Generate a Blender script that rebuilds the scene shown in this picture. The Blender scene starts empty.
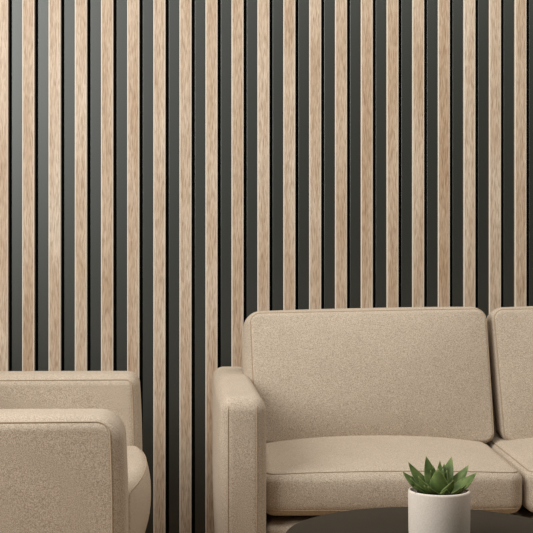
import bpy, bmesh, math, random
from mathutils import Vector, Matrix
random.seed(7)
S = bpy.context.scene
COL = S.collection

# ------------------------------------------------------------------ camera
F = 1176.0                      # focal length in pixels of the 533 px frame
CH = 0.905                      # camera height
YAW = math.radians(2.2)
cd = bpy.data.cameras.new('camera'); cam = bpy.data.objects.new('camera', cd); COL.objects.link(cam)
cd.sensor_fit = 'HORIZONTAL'; cd.sensor_width = 36.0; cd.lens = 36.0 * F / 533.0
cam.location = (0, 0, CH); cam.rotation_euler = (math.pi/2, 0, -YAW)
S.camera = cam

def W(px, py, Z):               # photo pixel at a distance along the view -> point in the room
    xc = (px - 266.5) * Z / F
    return Vector((xc*math.cos(YAW) + Z*math.sin(YAW), -xc*math.sin(YAW) + Z*math.cos(YAW), CH - (py - 266.5)*Z/F))

# ------------------------------------------------------------------ world, lights, exposure
S.view_settings.view_transform = 'Standard'; S.view_settings.look = 'None'
S.view_settings.gamma = 1; S.view_settings.use_curve_mapping = False
S.view_settings.exposure = -0.11
w = bpy.data.worlds.new('world'); S.world = w; w.use_nodes = True
w.node_tree.nodes['Background'].inputs[0].default_value = (1.0, 0.86, 0.66, 1)
w.node_tree.nodes['Background'].inputs[1].default_value = 0.12

def area(name, loc, target, sx, sy, power, col):
    l = bpy.data.lights.new(name, 'AREA'); l.shape = 'RECTANGLE'; l.size = sx; l.size_y = sy
    l.energy = power; l.color = col
    o = bpy.data.objects.new(name, l); COL.objects.link(o); o.location = loc
    o.rotation_euler = (Vector(target) - Vector(loc)).to_track_quat('-Z', 'Y').to_euler()
    return o
area('window_daylight', (-1.72, 1.50, 2.16), (0.2, 3.4, 0.8), 1.7, 2.0, 82, (1.0, 0.995, 0.98))
area('overhead_fill', (0.9, 2.1, 3.2), (0.7, 3.0, 0.0), 2.6, 1.2, 58, (1.0, 0.97, 0.93))  # unseen fill added overhead to brighten the seat tops and right-hand wall

# ------------------------------------------------------------------ materials
def s2l(c): return tuple((x/255/12.92 if x/255 <= .04045 else ((x/255+.055)/1.055)**2.4) for x in c) + (1,)
def newmat(name):
    m = bpy.data.materials.new(name); m.use_nodes = True
    nt = m.node_tree; return m, nt, nt.nodes['Principled BSDF']
def ramp(nt, a, b, p0=0.3, p1=0.7):
    r = nt.nodes.new('ShaderNodeValToRGB')
    r.color_ramp.elements[0].position = p0; r.color_ramp.elements[1].position = p1
    r.color_ramp.elements[0].color = a; r.color_ramp.elements[1].color = b; return r
def fabric(name, dark, light, bump=0.5):
    m, nt, p = newmat(name); L = nt.links
    tc = nt.nodes.new('ShaderNodeTexCoord')
    n = nt.nodes.new('ShaderNodeTexNoise'); n.inputs['Scale'].default_value = 560; n.inputs['Detail'].default_value = 2; n.inputs['Roughness'].default_value = .7
    n2 = nt.nodes.new('ShaderNodeTexNoise'); n2.inputs['Scale'].default_value = 14; n2.inputs['Detail'].default_value = 3
    L.new(tc.outputs['Object'], n.inputs['Vector']); L.new(tc.outputs['Object'], n2.inputs['Vector'])
    r = ramp(nt, s2l(dark), s2l(light), .34, .66); L.new(n.outputs['Fac'], r.inputs[0])
    mx = nt.nodes.new('ShaderNodeMix'); mx.data_type = 'RGBA'; mx.blend_type = 'MULTIPLY'; mx.inputs[0].default_value = 1
    r2 = ramp(nt, (.955, .955, .955, 1), (1.0, 1.0, 1.0, 1), .35, .65); L.new(n2.outputs['Fac'], r2.inputs[0])
    L.new(r.outputs[0], mx.inputs[6]); L.new(r2.outputs[0], mx.inputs[7]); L.new(mx.outputs[2], p.inputs['Base Color'])
    b = nt.nodes.new('ShaderNodeBump'); b.inputs['Strength'].default_value = bump; b.inputs['Distance'].default_value = .0012
    L.new(n.outputs['Fac'], b.inputs['Height']); L.new(b.outputs[0], p.inputs['Normal'])
    p.inputs['Roughness'].default_value = .92; p.inputs['Specular IOR Level'].default_value = .2
    p.inputs['Sheen Weight'].default_value = .25; p.inputs['Sheen Roughness'].default_value = .5
    p.inputs['Sheen Tint'].default_value = s2l((240, 225, 205))
    return m
FAB = fabric('beige_fabric', (149, 133, 114), (213, 198, 179))
THREAD = fabric('beige_seam', (150, 131, 108), (185, 166, 142), .2)

def wood():
    m, nt, p = newmat('pale_oak'); L = nt.links
    tc = nt.nodes.new('ShaderNodeTexCoord'); oi = nt.nodes.new('ShaderNodeObjectInfo')
    cx = nt.nodes.new('ShaderNodeCombineXYZ')
    mu = nt.nodes.new('ShaderNodeMath'); mu.operation = 'MULTIPLY'; mu.inputs[1].default_value = 37
    L.new(oi.outputs['Random'], mu.inputs[0]); L.new(mu.outputs[0], cx.inputs[0]); L.new(mu.outputs[0], cx.inputs[2])
    ad = nt.nodes.new('ShaderNodeVectorMath'); ad.operation = 'ADD'
    L.new(tc.outputs['Object'], ad.inputs[0]); L.new(cx.outputs[0], ad.inputs[1])
    def noise(sc, det, vec, dist=0):
        mp = nt.nodes.new('ShaderNodeMapping'); mp.inputs['Scale'].default_value = vec
        L.new(ad.outputs[0], mp.inputs[0])
        n = nt.nodes.new('ShaderNodeTexNoise'); n.inputs['Scale'].default_value = sc; n.inputs['Detail'].default_value = det
        n.inputs['Distortion'].default_value = dist
        L.new(mp.outputs[0], n.inputs['Vector']); return n
    a = noise(420, 4, (1, 1, .08), .6)      # fine pores along the slat
    b = noise(45, 3, (1, 1, .06), 1.0)      # growth bands
    c = noise(5, 2, (1, 1, .5))             # slow tone change
    ra = ramp(nt, s2l((170, 150, 128)), s2l((219, 204, 184)), .32, .60); L.new(a.outputs['Fac'], ra.inputs[0])
    rb = ramp(nt, s2l((240, 232, 224)), (1, 1, 1, 1), .35, .6); L.new(b.outputs['Fac'], rb.inputs[0])
    rc = ramp(nt, s2l((238, 230, 222)), (1, 1, 1, 1), .35, .65); L.new(c.outputs['Fac'], rc.inputs[0])
    ro = ramp(nt, s2l((238, 228, 218)), (1, 1, 1, 1), 0, 1); L.new(oi.outputs['Random'], ro.inputs[0])
    prev = ra.outputs[0]
    for x in (rb, rc, ro):
        mx = nt.nodes.new('ShaderNodeMix'); mx.data_type = 'RGBA'; mx.blend_type = 'MULTIPLY'; mx.inputs[0].default_value = 1
        L.new(prev, mx.inputs[6]); L.new(x.outputs[0], mx.inputs[7]); prev = mx.outputs[2]
    L.new(prev, p.inputs['Base Color'])
    bp = nt.nodes.new('ShaderNodeBump'); bp.inputs['Strength'].default_value = .3; bp.inputs['Distance'].default_value = .0006
    L.new(a.outputs['Fac'], bp.inputs['Height']); L.new(bp.outputs[0], p.inputs['Normal'])
    p.inputs['Roughness'].default_value = .46; p.inputs['Specular IOR Level'].default_value = .7
    return m
WOOD = wood()
def plain(name, rgb, rough=.5, spec=.5, nscale=0, namp=.1, bump=0.0):
    m, nt, p = newmat(name); L = nt.links
    c = s2l(rgb); p.inputs['Roughness'].default_value = rough; p.inputs['Specular IOR Level'].default_value = spec
    tc = nt.nodes.new('ShaderNodeTexCoord'); n = nt.nodes.new('ShaderNodeTexNoise')
    n.inputs['Scale'].default_value = nscale or 60; n.inputs['Detail'].default_value = 3
    L.new(tc.outputs['Object'], n.inputs['Vector'])
    r = ramp(nt, tuple(x*(1-namp) for x in c[:3])+(1,), tuple(min(1, x*(1+namp)) for x in c[:3])+(1,), .35, .65)
    L.new(n.outputs['Fac'], r.inputs[0]); L.new(r.outputs[0], p.inputs['Base Color'])
    if bump:
        b = nt.nodes.new('ShaderNodeBump'); b.inputs['Strength'].default_value = bump; b.inputs['Distance'].default_value = .001
        L.new(n.outputs['Fac'], b.inputs['Height']); L.new(b.outputs[0], p.inputs['Normal'])
    return m
EDGE = plain('pale_slat_edge', (222, 212, 196), .5, .6, 40, .03)
PANEL = plain('dark_lacquer_panel', (15, 21, 17), .40, 1.0, 40, .04); PANEL.node_tree.nodes['Principled BSDF'].inputs['IOR'].default_value = 1.60; PANEL.node_tree.nodes['Principled BSDF'].inputs['Specular Tint'].default_value = (.98, 1, .96, 1)
GROOVE = plain('black_groove', (10, 11, 9), .9, .1)
FLOOR = plain('floor_carpet', (165, 136, 102), .9, .2, 90, .12, .3)
TABLE = plain('dark_bronze_top', (36, 30, 19), .6, .25, 30, .05)
METAL = plain('black_metal', (30, 28, 26), .45, .5)
CERAMIC = plain('stone_ceramic', (224, 213, 200), .75, .3, 420, .07, .15)
SOIL = plain('potting_soil', (42, 32, 22), 1, .1, 300, .5, 1)

def leafmat():
    m, nt, p = newmat('succulent_green'); L = nt.links
    tc = nt.nodes.new('ShaderNodeTexCoord'); n = nt.nodes.new('ShaderNodeTexNoise')
    n.inputs['Scale'].default_value = 55; n.inputs['Detail'].default_value = 4
    L.new(tc.outputs['Object'], n.inputs['Vector'])
    r = ramp(nt, s2l((58, 78, 38)), s2l((116, 134, 72)), .3, .75); L.new(n.outputs['Fac'], r.inputs[0])
    at = nt.nodes.new('ShaderNodeAttribute'); at.attribute_name = 'tip'
    mx = nt.nodes.new('ShaderNodeMix'); mx.data_type = 'RGBA'
    L.new(at.outputs['Fac'], mx.inputs[0]); L.new(r.outputs[0], mx.inputs[6]); mx.inputs[7].default_value = s2l((165, 172, 112))
    L.new(mx.outputs[2], p.inputs['Base Color'])
    p.inputs['Roughness'].default_value = .55; p.inputs['Specular IOR Level'].default_value = .3; p.inputs['Subsurface Weight'].default_value = .08
    p.inputs['Subsurface Radius'].default_value = (.004, .008, .002); p.inputs['Subsurface Scale'].default_value = .5
    return m
LEAF = leafmat()

# ------------------------------------------------------------------ helpers
def link(name, me, mat, parent=None, smooth=True):
    o = bpy.data.objects.new(name, me); COL.objects.link(o)
    if mat: me.materials.append(mat)
    if smooth: me.polygons.foreach_set('use_smooth', [True]*len(me.polygons))
    if parent: o.parent = parent
    return o
def from_bm(name, bm, mat, parent=None, smooth=True):
    me = bpy.data.meshes.new(name); bmesh.ops.recalc_face_normals(bm, faces=bm.faces); bm.to_mesh(me); bm.free()
    return link(name, me, mat, parent, smooth)
def thing(name, label, cat, loc, rz=0, group=None):
    o = bpy.data.objects.new(name, None); COL.objects.link(o); o.empty_display_size = .05
    o.location = loc; o.rotation_euler = (0, 0, rz); o['label'] = label; o['category'] = cat
    if group: o['group'] = group
    return o
def axis_samples(h, r, n):
    ri = 1 - r/h; s = set()
    k = 7
    for i in range(k+1):
        t = ri + (1-ri)*math.tan(math.pi/4*i/k)
        s.add(round(t, 6)); s.add(round(-t, 6))
    for i in range(n+1): s.add(round(-ri + 2*ri*i/n, 6))
    return sorted(s)
class Soft:
    """a stuffed box: rounded edges (radius per axis), swollen faces, optional warp"""
    def __init__(s, c, size, r, bulge=(0,0,0,0,0,0), warp=None, cr=None):
        s.c = Vector(c); s.h = [x/2 for x in size]; s.r = r if isinstance(r, (tuple, list)) else (r, r, r)
        s.b = bulge; s.w = warp; s.cr = cr                     # bulge: -x +x -y +y -z +z
    def map(s, u, off=0.0):
        p = [u[i]*s.h[i] for i in range(3)]
        if s.cr:                                    # rounded outline in the plane across axis a
            a, Rr = s.cr; b, c = [i for i in range(3) if i != a]
            rp, ra = min(s.r[b], s.r[c]), s.r[a]
            db, dc = s.h[b]-abs(p[b]), s.h[c]-abs(p[c]); t = min(db, dc)
            s1 = max(0, 1-t/rp); s2 = max(0, (abs(p[a])-(s.h[a]-ra))/ra); l = math.hypot(s1, s2)
            q = list(p)
            if l > 0:
                s1, s2 = s1/l*max(s1, s2), s2/l*max(s1, s2)
                t2 = rp*(1-s1) if s1 > 0 else t
                if s2 > 0: q[a] = math.copysign(s.h[a]-ra+ra*s2, p[a])
                for ax_, d_ in ((b, db), (c, dc)):
                    wgt = 1 if d_ <= t else max(0, (Rr-d_)/(Rr-t)) if Rr > t else 0
                    q[ax_] = math.copysign(max(0, s.h[ax_]-(d_+(t2-t)*wgt)), p[ax_])
            e, g = abs(q[b])-(s.h[b]-Rr), abs(q[c])-(s.h[c]-Rr)
            if e > 0 and g > 0:
                f = max(e, g)/math.hypot(e, g)
                q[b] = math.copysign(s.h[b]-Rr+e*f, q[b]); q[c] = math.copysign(s.h[c]-Rr+g*f, q[c])
            if off: q[a] += math.copysign(off, p[a])
        else:
            inn = [max(-(s.h[i]-s.r[i]), min(s.h[i]-s.r[i], p[i])) for i in range(3)]
            d = [(p[i]-inn[i])/s.r[i] for i in range(3)]; l = math.sqrt(sum(x*x for x in d)) or 1
            q = [inn[i] + d[i]/l*(s.r[i]+off) for i in range(3)]
        v = [max(-1, min(1, q[i]/s.h[i])) for i in range(3)]
        def dome(a, b): return (1-abs(v[a])**2.4)*(1-abs(v[b])**2.4)
        x, y, z = q
        x += dome(1, 2)*(s.b[1]*max(0, v[0]) - s.b[0]*max(0, -v[0]))
        y += dome(0, 2)*(s.b[3]*max(0, v[1]) - s.b[2]*max(0, -v[1]))
        z += dome(0, 1)*(s.b[5]*max(0, v[2]) - s.b[4]*max(0, -v[2]))
        P = Vector((x, y, z))
        if s.w: P = s.w(P, v)
        return P + s.c
    def mesh(s, name, mat, parent, n=26):
        ax = []
        for i in range(3):
            A = set(axis_samples(s.h[i], s.r[i], n if s.h[i] > .1 else 10))
            if s.cr and i != s.cr[0]:
                for k in range(11):
                    t = round(1 - s.cr[1]/s.h[i]*k/10, 6); A |= {t, -t}
            A = sorted(A); B = [A[0]]
            for t in A[1:-1]:
                if t-B[-1] > .0004/s.h[i]: B.append(t)
            if A[-1]-B[-1] < .0004/s.h[i]: B.pop()
            ax.append(B+[A[-1]])
        bm = bmesh.new(); cache = {}
        def V(u):
            k = tuple(round(x, 5) for x in u)
            if k not in cache: cache[k] = bm.verts.new(s.map(u))
            return cache[k]
        for a in range(3):
            b, c = [i for i in range(3) if i != a]
            for sg in (-1, 1):
                for i in range(len(ax[b])-1):
                    for j in range(len(ax[c])-1):
                        q = []
                        for (bi, cj) in ((i, j), (i+1, j), (i+1, j+1), (i, j+1)):
                            u = [0, 0, 0]; u[a] = sg; u[b] = ax[b][bi]; u[c] = ax[c][cj]; q.append(V(u))
                        bm.faces.new(q)
        return from_bm(name, bm, mat, parent)
    def loop(s, a, sg, ins, rad, off=0.0006, n=40, real=False):
        """rounded rectangle on face a/sg, inset ins (m) from the box edge, corner radius rad (m)"""
        b, c = [i for i in range(3) if i != a]
        ins = ins if isinstance(ins, (tuple, list)) else (ins, ins)
        hb, hc = s.h[b]-ins[0], s.h[c]-ins[1]; pts = []
        cs = [(hb-rad, hc-rad, 0), (-(hb-rad), hc-rad, 90), (-(hb-rad), -(hc-rad), 180), (hb-rad, -(hc-rad), 270)]
        for k, (cb, cc, a0) in enumerate(cs):
            for i in range(9):
                t = math.radians(a0 + 90*i/8); pts.append((cb+rad*math.cos(t), cc+rad*math.sin(t)))
            nb, nc, na = cs[(k+1) % 4]; t = math.radians(na)
            e = (nb+rad*math.cos(t), nc+rad*math.sin(t)); st = pts[-1]
            for i in range(1, n): pts.append((st[0]+(e[0]-st[0])*i/n, st[1]+(e[1]-st[1])*i/n))
        out = []
        for (pb, pc) in pts:
            if real:                                # undo the outline rounding so the seam keeps its own corner
                Rr = s.cr[1]; e, g = abs(pb)-(s.h[b]-Rr), abs(pc)-(s.h[c]-Rr)
                if e > 0 and g > 0:
                    f = math.hypot(e, g)/max(e, g)
                    pb = math.copysign(s.h[b]-Rr+e*f, pb); pc = math.copysign(s.h[c]-Rr+g*f, pc)
            u = [0, 0, 0]; u[a] = sg; u[b] = pb/s.h[b]; u[c] = pc/s.h[c]; out.append(s.map(u, off))
        return out
    def line(s, us, off=0.0006): return [s.map(u, off) for u in us]
def tube(name, pts, r, mat, parent, closed=False, seg=6):
    bm = bmesh.new(); rings = []; n = len(pts)
    for i, p in enumerate(pts):
        t = (pts[(i+1) % n] - pts[i-1]) if closed else (pts[min(i+1, n-1)] - pts[max(i-1, 0)])
        t.normalize(); ref = Vector((0.31, 0.2, 0.93)) if abs(t.z) < .8 else Vector((.9, .3, .1))
        x = t.cross(ref).normalized(); y = t.cross(x)
        rings.append([bm.verts.new(p + r*(math.cos(2*math.pi*k/seg)*x + math.sin(2*math.pi*k/seg)*y)) for k in range(seg)])
    for i in range(n if closed else n-1):
        A, B = rings[i], rings[(i+1) % n]
        best = min(range(seg), key=lambda sft: sum((A[k].co-B[(k+sft) % seg].co).length for k in range(seg)))
        for k in range(seg): bm.faces.new((A[k], A[(k+1) % seg], B[(k+1+best) % seg], B[(k+best) % seg]))
    if not closed: bm.faces.new(rings[0]); bm.faces.new(rings[-1])
    return from_bm(name, bm, mat, parent)
def lathe(name, prof, mat, parent, seg=72):
    bm = bmesh.new(); rings = []
    for (r, z) in prof:
        rings.append([bm.verts.new((max(r, 1e-5)*math.cos(2*math.pi*k/seg), max(r, 1e-5)*math.sin(2*math.pi*k/seg), z)) for k in range(seg)])
    for A, B in zip(rings, rings[1:]):
        for k in range(seg): bm.faces.new((A[k], A[(k+1) % seg], B[(k+1) % seg], B[k]))
    bmesh.ops.remove_doubles(bm, verts=bm.verts, dist=1e-6)
    return from_bm(name, bm, mat, parent)
def box(bm, x0, x1, y0, y1, z0, z1):
    v = [bm.verts.new((x, y, z)) for z in (z0, z1) for y in (y0, y1) for x in (x0, x1)]
    for f in ((0,2,3,1), (4,5,7,6), (0,1,5,4), (2,6,7,3), (0,4,6,2), (1,3,7,5)): bm.faces.new([v[i] for i in f])

# ------------------------------------------------------------------ the setting
WALL_Y = 3.50                       # face of the dark panel
bm = bmesh.new(); box(bm, -3.5, 4.5, -2.0, WALL_Y+.12, -.10, 0)
o = from_bm('floor', bm, FLOOR, smooth=False); o['kind'] = 'structure'
# slats: photo x of the left edges at the wall
i0 = W(22.2, 266, 1); i1 = W(514.6, 266, 1)
xa = i0.x/i0.y*WALL_Y; xb = i1.x/i1.y*WALL_Y
PER = (xb-xa)/19*.998; SW = PER*.465; xa += .0012
HT = 2.7; NL, NR = -26, 38
wall = bpy.data.objects.new('wall_back', None); COL.objects.link(wall); wall.location = (0, WALL_Y, 0); wall['kind'] = 'structure'
bm = bmesh.new()
XL, XR = xa+NL*PER-.01, xa+NR*PER+.01
box(bm, XL, XR, .012, .12, 0, HT)
from_bm('groove_backing', bm, GROOVE, wall, False)
SLOT = PER*.125
bm = bmesh.new()
for k in range(NL, NR):                     # dark lacquer strips between the slats; a narrow slot stays open right of each slat
    x = xa+k*PER
    box(bm, x+SW+SLOT, x+PER+.002, 0, .0118, 0, HT)
o = from_bm('dark_panel', bm, PANEL, wall, False)
bv = o.modifiers.new('bevel', 'BEVEL'); bv.width = .0012; bv.segments = 2
bm = bmesh.new()
for k in range(NL, NR):
    x = xa+k*PER+SW+SLOT*.52
    box(bm, x-.0008, x+.0008, .006, .0119, 0, HT)
from_bm('groove_rib', bm, GROOVE, wall, False)
bm = bmesh.new()                             # slat cross-section: pale chamfered edges either side of the oak face
prof = [(0, .0117), (0, -.0072), (.0018, -.009), (.0030, -.009), (SW-.0030, -.009), (SW-.0018, -.009), (SW, -.0072), (SW, .0117)]
vs = [[bm.verts.new((x, y, z)) for (x, y) in prof] for z in (0, HT)]
for k in range(8):
    f = bm.faces.new((vs[0][k], vs[0][(k+1) % 8], vs[1][(k+1) % 8], vs[1][k]))
    f.material_index = 1 if k in (1, 2, 4, 5) else 0
bm.faces.new(vs[0]); bm.faces.new(vs[1])
slat0 = from_bm('wood_slat', bm, WOOD, wall, False)
slat0.data.materials.append(EDGE)
slat0.location.x = xa
slat0.location.x = xa + NL*PER
for k in range(NL+1, NR):
    c = slat0.copy(); COL.objects.link(c); c.parent = wall; c.location.x = xa+k*PER

# ------------------------------------------------------------------ sofa
# sofa frame: x to the right from the left end of the seat, y into the room's depth from the seat front, z up
sp = W(265, 480, 2.60)
sofa = thing('sofa', 'beige fabric two-seat sofa against the slatted wall, right of the armchair', 'sofa', (sp.x, sp.y, 0))
CW = .588; G = .003
YB = .80
def seat(i):
    x0 = -.007 + i*(CW+.006)
    def warp(P, v):
        # front nose rounder; crown highest towards the middle
        P.z += .006*max(0, v[2])*(1-v[0]**2) + .012*max(0, v[2])*v[1]
        return P
    s = Soft((x0+CW/2, .33, .4035), (CW, .66, .109), (.026, .026, .026), (.002, .002, .010, 0, .004, .017), warp, (2, .035))
    o = s.mesh('seat_cushion', FAB, sofa)
    tube('piping', s.loop(2, 1, (.006, .006), .002), .0014, THREAD, o, True)
    tube('piping', s.line([(-.985+1.97*i/80, -1, -.72) for i in range(81)]), .0013, THREAD, o)
    return o
seat(0); seat(1)
def back(i):
    x0 = -.026 + i*.629; wd = .626
    def warp(P, v):
        t = (P.z+.17)/.34
        P.x *= 1 + .012*(t-.5) - .0
        # pillowed outline and backward lean
        dp = (v[1]+1)/2                    # the boxing narrows towards the back
        if i or P.x > 0: P.x *= 1-.08*dp
        P.z -= .018*dp*max(0, v[2])
        P.y += .075*t
        if i: P.z += .009*max(0, v[2])
        P.z += .010*max(0, v[2])*(1-v[0]**2)*0 + .006*max(0, v[2])*v[0]
        P.x += .010*(.5-t)*(1 if i == 0 else .9)
        P.z -= .006*(v[2] < 0)*(1-v[0]**2)*0
        return P
    s = Soft((x0+wd/2, .43, .625), (wd, .17, .346), (.020, .05, .016), (.014 if i == 0 else .004, .001, .034, 0, .0, .004), warp, (1, .036))
    o = s.mesh('back_cushion', FAB, sofa)
    tube('piping', s.loop(1, -1, (.010, .006), .026, real=True), .0016, THREAD, o, True)
    return o
back(0); back(1)
# base rail, back frame
TOTW = 2*CW+.006
Soft((TOTW/2, .36, .245), (TOTW, .72, .182), (.02, .03, .02)).mesh('base_frame', FAB, sofa)
Soft((TOTW/2, .70, .42), (TOTW-.02, .14, .56), (.03, .04, .03)).mesh('back_frame', FAB, sofa)
def arm(mirror):
    xc = -.049
    def warp(P, v):
        yf = (P.y+.39)/.78                     # 0 at the front, 1 at the back
        P.x += (-.022*yf)*1.0
        if P.x > 0: P.x *= 1 - .12*yf
        # slim towards the foot, softly domed top
        lo = max(0, (.05-P.z)/.35)
        P.x *= 1 - .16*lo*lo
        if mirror: P.x = -P.x
        return P
    rx = .030
    s = Soft(((xc if not mirror else TOTW-xc), .345, .365), (.102, .80, .515), (rx, .034, .034), (.004, .004, .004, 0, 0, .006), warp)
    o = s.mesh('arm', FAB, sofa)
    for ux in (-.66, .58):
        tube('piping', s.line([(ux, -1, .93 - 1.85*i/60) for i in range(61)]), .0013, THREAD, o)
    return o
arm(False); arm(True)
for (x, y) in ((-.05, .02), (TOTW+.05, .02), (-.05, .68), (TOTW+.05, .68)):
    bm = bmesh.new(); bmesh.ops.create_cone(bm, cap_ends=True, segments=24, radius1=.014, radius2=.02, depth=.156)
    bmesh.ops.translate(bm, verts=bm.verts, vec=(x, y, .078))
    from_bm('leg', bm, METAL, sofa, False)

# ------------------------------------------------------------------ armchair (faces right)
# chair frame: local +x = the way it faces, local y = into depth, origin under the front of the near arm
cp = W(121.5, 400, 2.24)
chair = thing('armchair', 'beige fabric armchair at the left edge, seen side-on and facing right', 'armchair', (cp.x, cp.y, 0), math.radians(1.7))
AD, AT, CWD = .78, .142, .88          # arm depth front-back, arm thickness, whole chair width
def carm(y0, inner):
    def warp(P, v):
        P.x += .006*(1-v[2]**2)*(v[0] > 0)*max(0, v[0])
        return P
    hh = .484 if inner else .474
    s = Soft((-AD/2, y0+AT/2, .147+hh/2), (AD, AT, hh), (.030, .034, .028), (0, .003, .004, .004, 0, .002), warp, (1, .030 if inner else .048))
    o = s.mesh('arm', FAB, chair)
    tube('piping', s.loop(1, -1, (.014, .010) if inner else (.023, .009), .018 if inner else .026, real=True), .0016, THREAD, o, True)
    if not inner: tube('piping', s.loop(1, 1, (.022, .010), .026, real=True), .0016, THREAD, o, True)
    return o
carm(0, False); carm(CWD-AT, True)
def cw(P, v):
    P.x += .022*max(0, v[0])*(1-v[1]**2)
    P.z += .004*(v[2] > 0)*(1-v[1]**2)
    return P
s = Soft((-.300, CWD/2, .378), (.612, CWD-2*AT-.004, .152), (.020, .020, .018), (0, .014, 0, 0, 0, .003), cw)
o = s.mesh('seat_cushion', FAB, chair)
tube('piping', s.loop(0, 1, (.008, .010), .016), .0016, THREAD, o, True)
def bw(P, v):
    P.x -= .05*(P.z+.17)/.34
    return P
s = Soft((-.60, CWD/2, .60), (.17, CWD-2*AT-.004, .34), (.05, .04, .045), (0, .025, 0, 0, 0, .005), bw)
o = s.mesh('back_cushion', FAB, chair)
tube('piping', s.loop(0, 1, (.014, .014), .03), .0018, THREAD, o, True)
Soft((-.332, CWD/2, .224), (.70, CWD-2*AT-.002, .17), (.03, .01, .02), (0, .006, 0, 0, 0, 0)).mesh('base_frame', FAB, chair)
Soft((-.745, CWD/2, .43), (.10, CWD-.01, .56), (.04, .03, .03)).mesh('back_frame', FAB, chair)
for (x, y) in ((-.06, .06), (-.06, CWD-.06), (-.72, .06), (-.72, CWD-.06)):
    bm = bmesh.new(); bmesh.ops.create_cone(bm, cap_ends=True, segments=24, radius1=.014, radius2=.02, depth=.15)
    bmesh.ops.translate(bm, verts=bm.verts, vec=(x, y, .075))
    from_bm('leg', bm, METAL, chair, False)

# ------------------------------------------------------------------ coffee table
ZT = 2.08
tc_ = W(432, 536.5, ZT); TH = tc_.z; TR = 147.5*ZT/F
table = thing('coffee_table', 'round dark coffee table in front of the sofa', 'coffee table', (tc_.x, tc_.y, 0))
lathe('tabletop', [(0, TH-.022), (TR-.004, TH-.022), (TR-.001, TH-.019), (TR, TH-.003), (TR-.0008, TH-.0008), (TR-.003, TH), (TR*.5, TH), (0, TH)], TABLE, table, 128)
lathe('pedestal', [(0, .012), (.024, .012), (.022, .05), (.022, TH-.04), (.06, TH-.022), (0, TH-.022)], METAL, table, 40)
lathe('base_plate', [(0, 0), (.17, 0), (.172, .004), (.168, .011), (.03, .014), (0, .014)], METAL, table, 80)

# ------------------------------------------------------------------ potted succulent
pc = W(439.2, 536.5, ZT); PR = 31*ZT/F; RZ = W(439, 489.5, ZT).z - TH
pot = thing('potted_succulent', 'green rosette succulent in a pale stone pot on the dark coffee table', 'potted plant', (pc.x, pc.y, TH))
t = .0055
lathe('pot', [(0, .0), (PR*.93, 0), (PR*.975, .003), (PR*.985, .010), (PR, RZ-.004), (PR-.0008, RZ-.0012), (PR-.0025, RZ), (PR-t+.0012, RZ-.0004), (PR-t, RZ-.0025), (PR-t-.001, .02), (0, .02)], CERAMIC, pot, 96)
lathe('soil', [(0, .0203), (PR-t-.0016, .0203), (PR-t-.0008, RZ-.010), (PR*.4, RZ-.007), (0, RZ-.006)], SOIL, pot, 60)
def leaf(tip, width, base=None, thick=.32, curl=.010, cupn=None):
    base = Vector(base or (0, 0, RZ-.008)); tip = Vector(tip); d = tip-base; L = d.length
    mid = (base+tip)/2 - Vector((0, 0, curl)) + Vector((d.x, d.y, 0))*.06
    bm = bmesh.new(); N = 18; M = 14; rings = []; tl = bm.verts.layers.float.new('tip')
    up = Vector((0, 0, 1))
    out = Vector((d.x, d.y, 0))
    inward = -(out.normalized()) if out.length > .004 else Vector((0, 1, 0))
    for i in range(N+1):
        s = i/N; p = base*(1-s)**2 + mid*2*s*(1-s) + tip*s*s
        T = ((mid-base)*(1-s) + (tip-mid)*s).normalized()
        nrm = (up*.75 + inward*.8 + Vector((0, -.55, 0))) if tip.y > -.008 else (up + inward*.35); nrm = (nrm - T*nrm.dot(T)).normalized()   # upper face of the leaf
        side = T.cross(nrm)
        wv = width*.5*(0.60 + .40*math.sin(min(1, s/.5)*math.pi/2))*1.45*(1 if s < .45 else max(.015, (1-((s-.45)/.55)**1.6)))
        ring = []
        for k in range(M):
            a = 2*math.pi*k/M; cx, sy = math.cos(a), math.sin(a)
            th = wv*(thick*.30 if sy > 0 else thick*.95)
            q = p + side*wv*cx + nrm*(th*sy + wv*.20*cx*cx)
            vv = bm.verts.new(q); vv[tl] = max(0, (s-.90)/.10)*.75 + .22*(abs(cx) > .97)
            ring.append(vv)
        rings.append(ring)
    for A, B in zip(rings, rings[1:]):
        for k in range(M): bm.faces.new((A[k], A[(k+1) % M], B[(k+1) % M], B[k]))
    bm.faces.new(rings[0]); bm.faces.new(rings[-1])
    return from_bm('leaf', bm, LEAF, pot)
def tipat(px, py, dy):                    # tip seen at that pixel, dy metres behind the pot's axis
    p = W(px, py, ZT+dy); return (p.x-pc.x, p.y-pc.y, p.z-TH)
for (px, py, dy, wd) in [
    (402, 471, .004, .021), (408, 461.5, .024, .020), (426, 455.6, .034, .019), (451.8, 456, .028, .019),
    (468.8, 464.4, .022, .019), (477, 472, .000, .020), (440.0, 460, .012, .012),
    (433, 465, .020, .014), (444.5, 463, .020, .014), (437.8, 468.2, -.014, .024), (453.5, 480, -.030, .019),
    (418, 476, -.022, .022), (467, 484, -.020, .017), (424, 485, -.036, .017), (443, 468, .004, .013), (410, 478, -.012, .019),
    (430.5, 470, .006, .015), (447, 470, .006, .015),
    (428, 486, -.040, .015), (447, 489, -.041, .015), (462, 487, -.034, .015), (414, 486, -.030, .015)]:
    bx = (px-439)*.00035
    leaf(tipat(px, py, dy), wd, (bx, max(-.008, min(.008, dy*.3)), RZ-.008))
